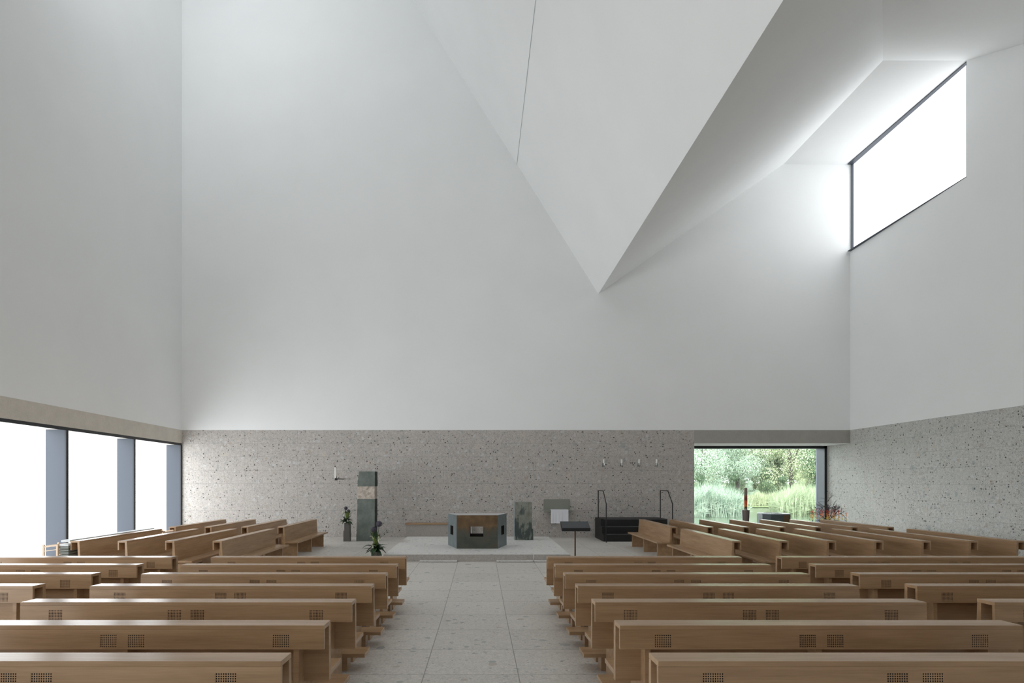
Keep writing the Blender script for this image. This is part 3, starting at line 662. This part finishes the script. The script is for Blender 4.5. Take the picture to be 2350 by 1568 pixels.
for k, sx in enumerate([-.55, -.46, -.40, -.33, -.27, -.20, -.13, -.06, .0, .07, .16, .24, .30, .37, .45, .56, .62]):
    yy = random.uniform(-.2, .2); m = MB(); top = 1.22 + random.uniform(-.06, .05) - abs(sx) * .12; m.tube([(sx, yy, .62), (sx, yy, top)], .0015, 3)
    z = top
    while z > .64:
        t = (z - .64) / .62; idx = 0 if t > .82 else 1 if t > .74 else 2 if t > .60 else 3 if t > .44 else 4 if t > .32 else 5 if t > .18 else 6 if t > .07 else 7
        if abs(sx) > .4 and random.random() < .35: z -= .05; continue
        c = Vector((sx + random.uniform(-.012, .012), yy, z)); a = random.uniform(0, 6.28); u = Vector((math.cos(a), math.sin(a), 0)); s_ = random.uniform(.034, .05); v_ = Vector((-u.y, u.x, 0))
        m.quad([c, c + u * s_ * .5 + v_ * s_ * .3, c + u * s_ * 1.3 + Vector((0, 0, s_)), c + u * s_ * .3 + Vector((0, 0, s_ * .3))], idx)
        m.quad([c, c - u * s_ * .5 + v_ * s_ * .3, c - u * s_ * 1.3 + Vector((0, 0, s_ * .9)), c - u * s_ * .3 + Vector((0, 0, s_ * .3))], idx)
        m.quad([c - u * s_ * .35 + v_ * s_ * .3, c + u * s_ * .35 + v_ * s_ * .3, c + v_ * s_ * .2 - Vector((0, 0, s_ * .9)), c - v_ * s_ * .2 - Vector((0, 0, s_ * .5))], idx)
        m.quad([c + v_ * s_ * .3, c + v_ * s_ * 1.4 + Vector((0, 0, s_ * .5)), c + v_ * s_ * .9 - Vector((0, 0, s_ * .2))], idx)
        z -= random.uniform(.036, .055)
    m.build('crane_string', pal, r)

# ------------------------------------------------------------------ left corner: carts, cushions, shelf
def cart(x, y, label, slats):
    r = empty('wooden_cart', (x, y, 0)); tag(r, label, 'cart', 'pale wooden carts')
    for px in (-.17, .12):
        for py in (0, .42):
            m = MB(); m.box((px, py, 0), (px + .035, py + .035, .80)); m.build('post', M['ply'], r)
    m = MB()
    for py in (0.005, .425):
        m.prism([(-.14, .735), (.13, .77), (.13, .80), (-.14, .765)], py, py + .024, 'y'); m.prism([(-.14, .655), (.13, .69), (.13, .705), (-.14, .67)], py, py + .024, 'y'); m.box((-.14, py, .52), (.13, py + .024, .555))
    for px in (-.165, .125): m.box((px, .03, .74), (px + .025, .43, .77))
    if slats:
        for z in (.60, .66, .72, .78, .84): m.box((-.14, .005, z), (.12, .02, z + .018))
    m.build('rail', M['ply'], r)
    m = MB(); m.box((-.17, 0, .30), (.36, .455, .325)); m.build('shelf', M['ply'], r)
    m = MB()
    for px in (-.17, .32):
        for py in (0, .42): m.box((px, py, 0.0), (px + .035, py + .035, .31))
    m.build('foot', M['ply'], r)
    return r
cart(-8.965, 11.80, 'pale wooden cart with grey cushions beside the outermost left pew', False)
for k in range(9):
    z = .327 + k * .054
    m = MB(); m.box((-.0, .03, 0), (.20, .43, .046)); o = m.build('seat_cushion', M['cush'] if k < 8 else M['shelfw'], None, (-8.805, 11.80, z), bevel=.014)
    pos = 'topmost, pale' if k == 8 else ['lowest', 'second from the bottom', 'third from the bottom', 'fourth from the bottom', 'middle one', 'fourth from the top', 'third from the top', 'second from the top'][k]
    tag(o, 'flat grey felt cushion in the stack on the wooden cart, ' + pos, 'cushion', 'stacked felt cushions')
cart(-8.52, 15.0, 'pale slatted wooden cart by the far frosted window behind the left pews', True)
r = empty('hymnal_shelf', (-8.70, 12.0, 0)); tag(r, 'narrow dark wooden book shelf behind the outermost left pew', 'shelf')
m = MB(); m.box((-.07, .30, .0), (.085, 2.9, .845)); m.build('carcass', M['woodsh'], r)
m = MB(); m.box((-.10, -.12, .845), (.09, 2.95, .885)); m.build('top_board', M['shelfw'], r)

# ------------------------------------------------------------------ garden
m = MB(); m.quad([(-10, 26, -.35), (60, 26, -.35), (60, 55, -.35), (-10, 55, -.35)]); S('pond', m, M['water']); bpy.data.objects['pond']['label'] = 'still pond reflecting the trees beyond the garden window'; bpy.data.objects['pond']['category'] = 'pond'
grass = leafmat('meadow', (.06, .09, .035), (.13, .17, .07), 0.0)
m = MB(); m.quad([(-30, 52, -.30), (110, 52, -.30), (110, 160, 1.5), (-30, 160, 1.5)]); m.quad([(-10, 23.6, -.25), (60, 23.6, -.25), (60, 27, -.4), (-10, 27, -.4)]); o = S('meadow_bank', m, grass, 'green bank behind the pond', 'ground')
LM = [leafmat('willow_pale', (.20, .26, .15), (.54, .58, .43)), leafmat('willow_silver', (.16, .24, .17), (.44, .52, .41)), leafmat('leaf_dark', (.06, .11, .06), (.20, .28, .17)), leafmat('leaf_yellow', (.22, .28, .14), (.54, .58, .40))]
bark = flat('bark', (.06, .055, .045), .9)
def crown_mesh(seed, mat, nlobe=15, per=2200, leafs=.085):
    rn = random.Random(seed); m = MB()
    for _ in range(nlobe):
        t = rn.random(); a = rn.uniform(0, 6.28); rr = (1 - (2 * t - .8) ** 2 * .6) * rn.uniform(.2, 1.0)
        c = Vector((math.cos(a) * rr * 2.5, math.sin(a) * rr * 2.1, 1.3 + t * 6.8)); R = rn.uniform(.95, 1.7) * (1.1 - .35 * t); sq = rn.uniform(.75, 1.15)
        for _k in range(per):
            d = Vector((rn.gauss(0, 1), rn.gauss(0, 1), rn.gauss(.15, 1))).normalized(); bumpy = 1 + .16 * math.sin(d.x * 9 + seed) * math.sin(d.z * 8 + a) + rn.gauss(0, .06)
            p = c + Vector((d.x, d.y, d.z * sq)) * R * bumpy * (1 if rn.random() < .8 else rn.random() ** .3)
            nrm = (d + Vector((rn.gauss(0, .36), rn.gauss(0, .36), rn.gauss(0, .36)))).normalized(); u = nrm.cross(Vector((rn.gauss(0, .5), rn.gauss(0, .5), 1))).normalized(); v_ = nrm.cross(u); s_ = leafs * rn.uniform(.4, 1.0)
            m.quad([p - v_ * s_, p + u * s_ * .4, p + v_ * s_, p - u * s_ * .4])
    return m.mesh('crown', mat)
CR = [crown_mesh(1, LM[0]), crown_mesh(2, LM[1]), crown_mesh(3, LM[2]), crown_mesh(4, LM[3])]
tm = MB(); tm.tube([(0, 0, -.5), (.1, 0, 2), (-.1, .1, 5), (.1, 0, 7.5)], [.28, .22, .14, .05], 7)
for a in (0, 2, 4, 5): tm.tube([(0, 0, 2 + a * .3), (math.cos(a) * 1.2, math.sin(a), 4 + a * .3)], [.1, .03], 5)
TRM = tm.mesh('trunk', bark)
tl = [(1612, 60, 1.15, 1, 'silvery willow at the left edge of the garden window'), (1650, 66, 1.35, 0, 'pale willow second from the left beyond the pond'), (1690, 61, 1.05, 1, 'round silver willow left of the candle'), (1728, 64, 1.2, 0, 'broad pale willow right above the candle'), (1752, 72, 1.7, 2, 'tall dark tree behind the pale willows'), (1788, 63, 1.0, 2, 'dark shrub-like tree in the middle of the view'), (1815, 60, 1.15, 3, 'yellow-green tree above the stone font'), (1852, 66, 1.3, 3, 'yellow-green tree near the right window edge'), (1880, 58, 1.0, 2, 'dark green tree at the right window edge'),
      (1630, 80, 2.0, 2, 'tall dark tree far back on the left of the view'), (1700, 82, 2.0, 1, 'tall silver tree far back above the candle'), (1790, 82, 2.0, 3, 'tall pale tree far back in the middle of the view'), (1860, 82, 2.0, 0, 'tall pale tree far back on the right of the view'), (1570, 70, 1.8, 2, 'dark tree partly hidden by the stone wall edge'), (1920, 72, 1.9, 2, 'dark tree partly hidden by the blue-grey window fin')]
for (px, d, s_, k, lab) in tl:
    x = (px - VX) * d / F; r = empty('tree', (x, d, -.3)); r.scale = (s_, s_, s_); r.rotation_euler[2] = random.uniform(0, 6); tag(r, lab, 'tree', 'trees beyond the pond'); obj('crown', CR[k], r); obj('trunk', TRM, r)
for (px, d, s_, k, lab) in [(1606, 59.5, .62, 2, 'dark low shrub at the foot of the leftmost willow'), (1648, 58.5, .52, 1, 'silvery low shrub behind the left reed bed'), (1684, 60, .66, 2, 'dark low shrub just left of the candle'), (1722, 59, .5, 1, 'silvery low shrub just right of the candle'), (1757, 60.5, .72, 2, 'dark rounded shrub in the middle behind the far reeds'), (1797, 59.5, .60, 2, 'dark low shrub above the stone font'), (1838, 58.5, .66, 3, 'yellow-green shrub behind the right reed bed'), (1872, 60, .7, 2, 'dark low shrub beside the blue-grey window fin')]:
    x = (px - VX) * d / F; r = empty('shrub', (x, d, -.5)); r.scale = (s_ * .62, s_ * .5, s_ * .62); r.rotation_euler[2] = random.uniform(0, 6); tag(r, lab, 'shrub', 'shrubs behind the pond'); obj('foliage', CR[k], r); obj('stem', TRM, r)
def reeds(name, x0, x1, d0, d1, h, n, mat, label, lean=.25, seed=1, wd=.014):
    rn = random.Random(seed); m = MB(); per = 60; n = int(n * 1.5)
    for _ in range(n // per):
        dc = rn.uniform(d0, d1); fx = rn.random(); xc = (x0 + (x1 - x0) * fx - VX) * dc / F; hc = h * rn.uniform(.62, 1.1) * (1 - .35 * abs(2 * fx - 1) ** 2); lc = rn.gauss(.1, lean * .7)
        for _k in range(per):
            x = xc + rn.gauss(0, .22); d = dc + rn.gauss(0, .3); hh = hc * rn.uniform(.4, 1.12)
            lx, ly = lc + rn.gauss(0, lean * .6), rn.gauss(0, lean); p = Vector((x, d, -.36)); q = p + Vector((lx * hh * .3, ly * hh * .3, hh * .62)); t = p + Vector((lx * hh, ly * hh, hh * (1 - .45 * abs(lx)))); s_ = Vector((wd, 0, 0))
            m.quad([p - s_, p + s_, q + s_, q - s_]); m.quad([q - s_, q + s_, t])
            for _e in range(2):
                b0 = p.lerp(q, rn.uniform(.35, 1)); e = b0 + Vector((rn.gauss(.1, .28), rn.gauss(0, .1), rn.uniform(-.05, .3))); m.quad([b0, b0 + Vector((0, 0, .045)), e])
    o = m.build(name, mat); tag(o, label, 'reeds', None, 'stuff')
RD = [leafmat('reed_green', (.11, .15, .08), (.33, .385, .25)), leafmat('reed_yellow', (.16, .19, .10), (.34, .37, .24)), leafmat('reed_blue', (.08, .13, .09), (.36, .43, .34))]
reeds('reed_bed', 1560, 1700, 39, 46, 2.3, 8500, RD[2], 'thick silvery green reed bed at the left of the pond', .3, 1)
reeds('reed_bed', 1782, 1915, 39.5, 48, 2.35, 8000, RD[0], 'soft green reed bed at the right of the pond', .2, 2)
reeds('reed_bed', 1695, 1805, 54, 58, 1.5, 4500, RD[1], 'yellow-green reeds on the far bank behind the candle', .15, 3)
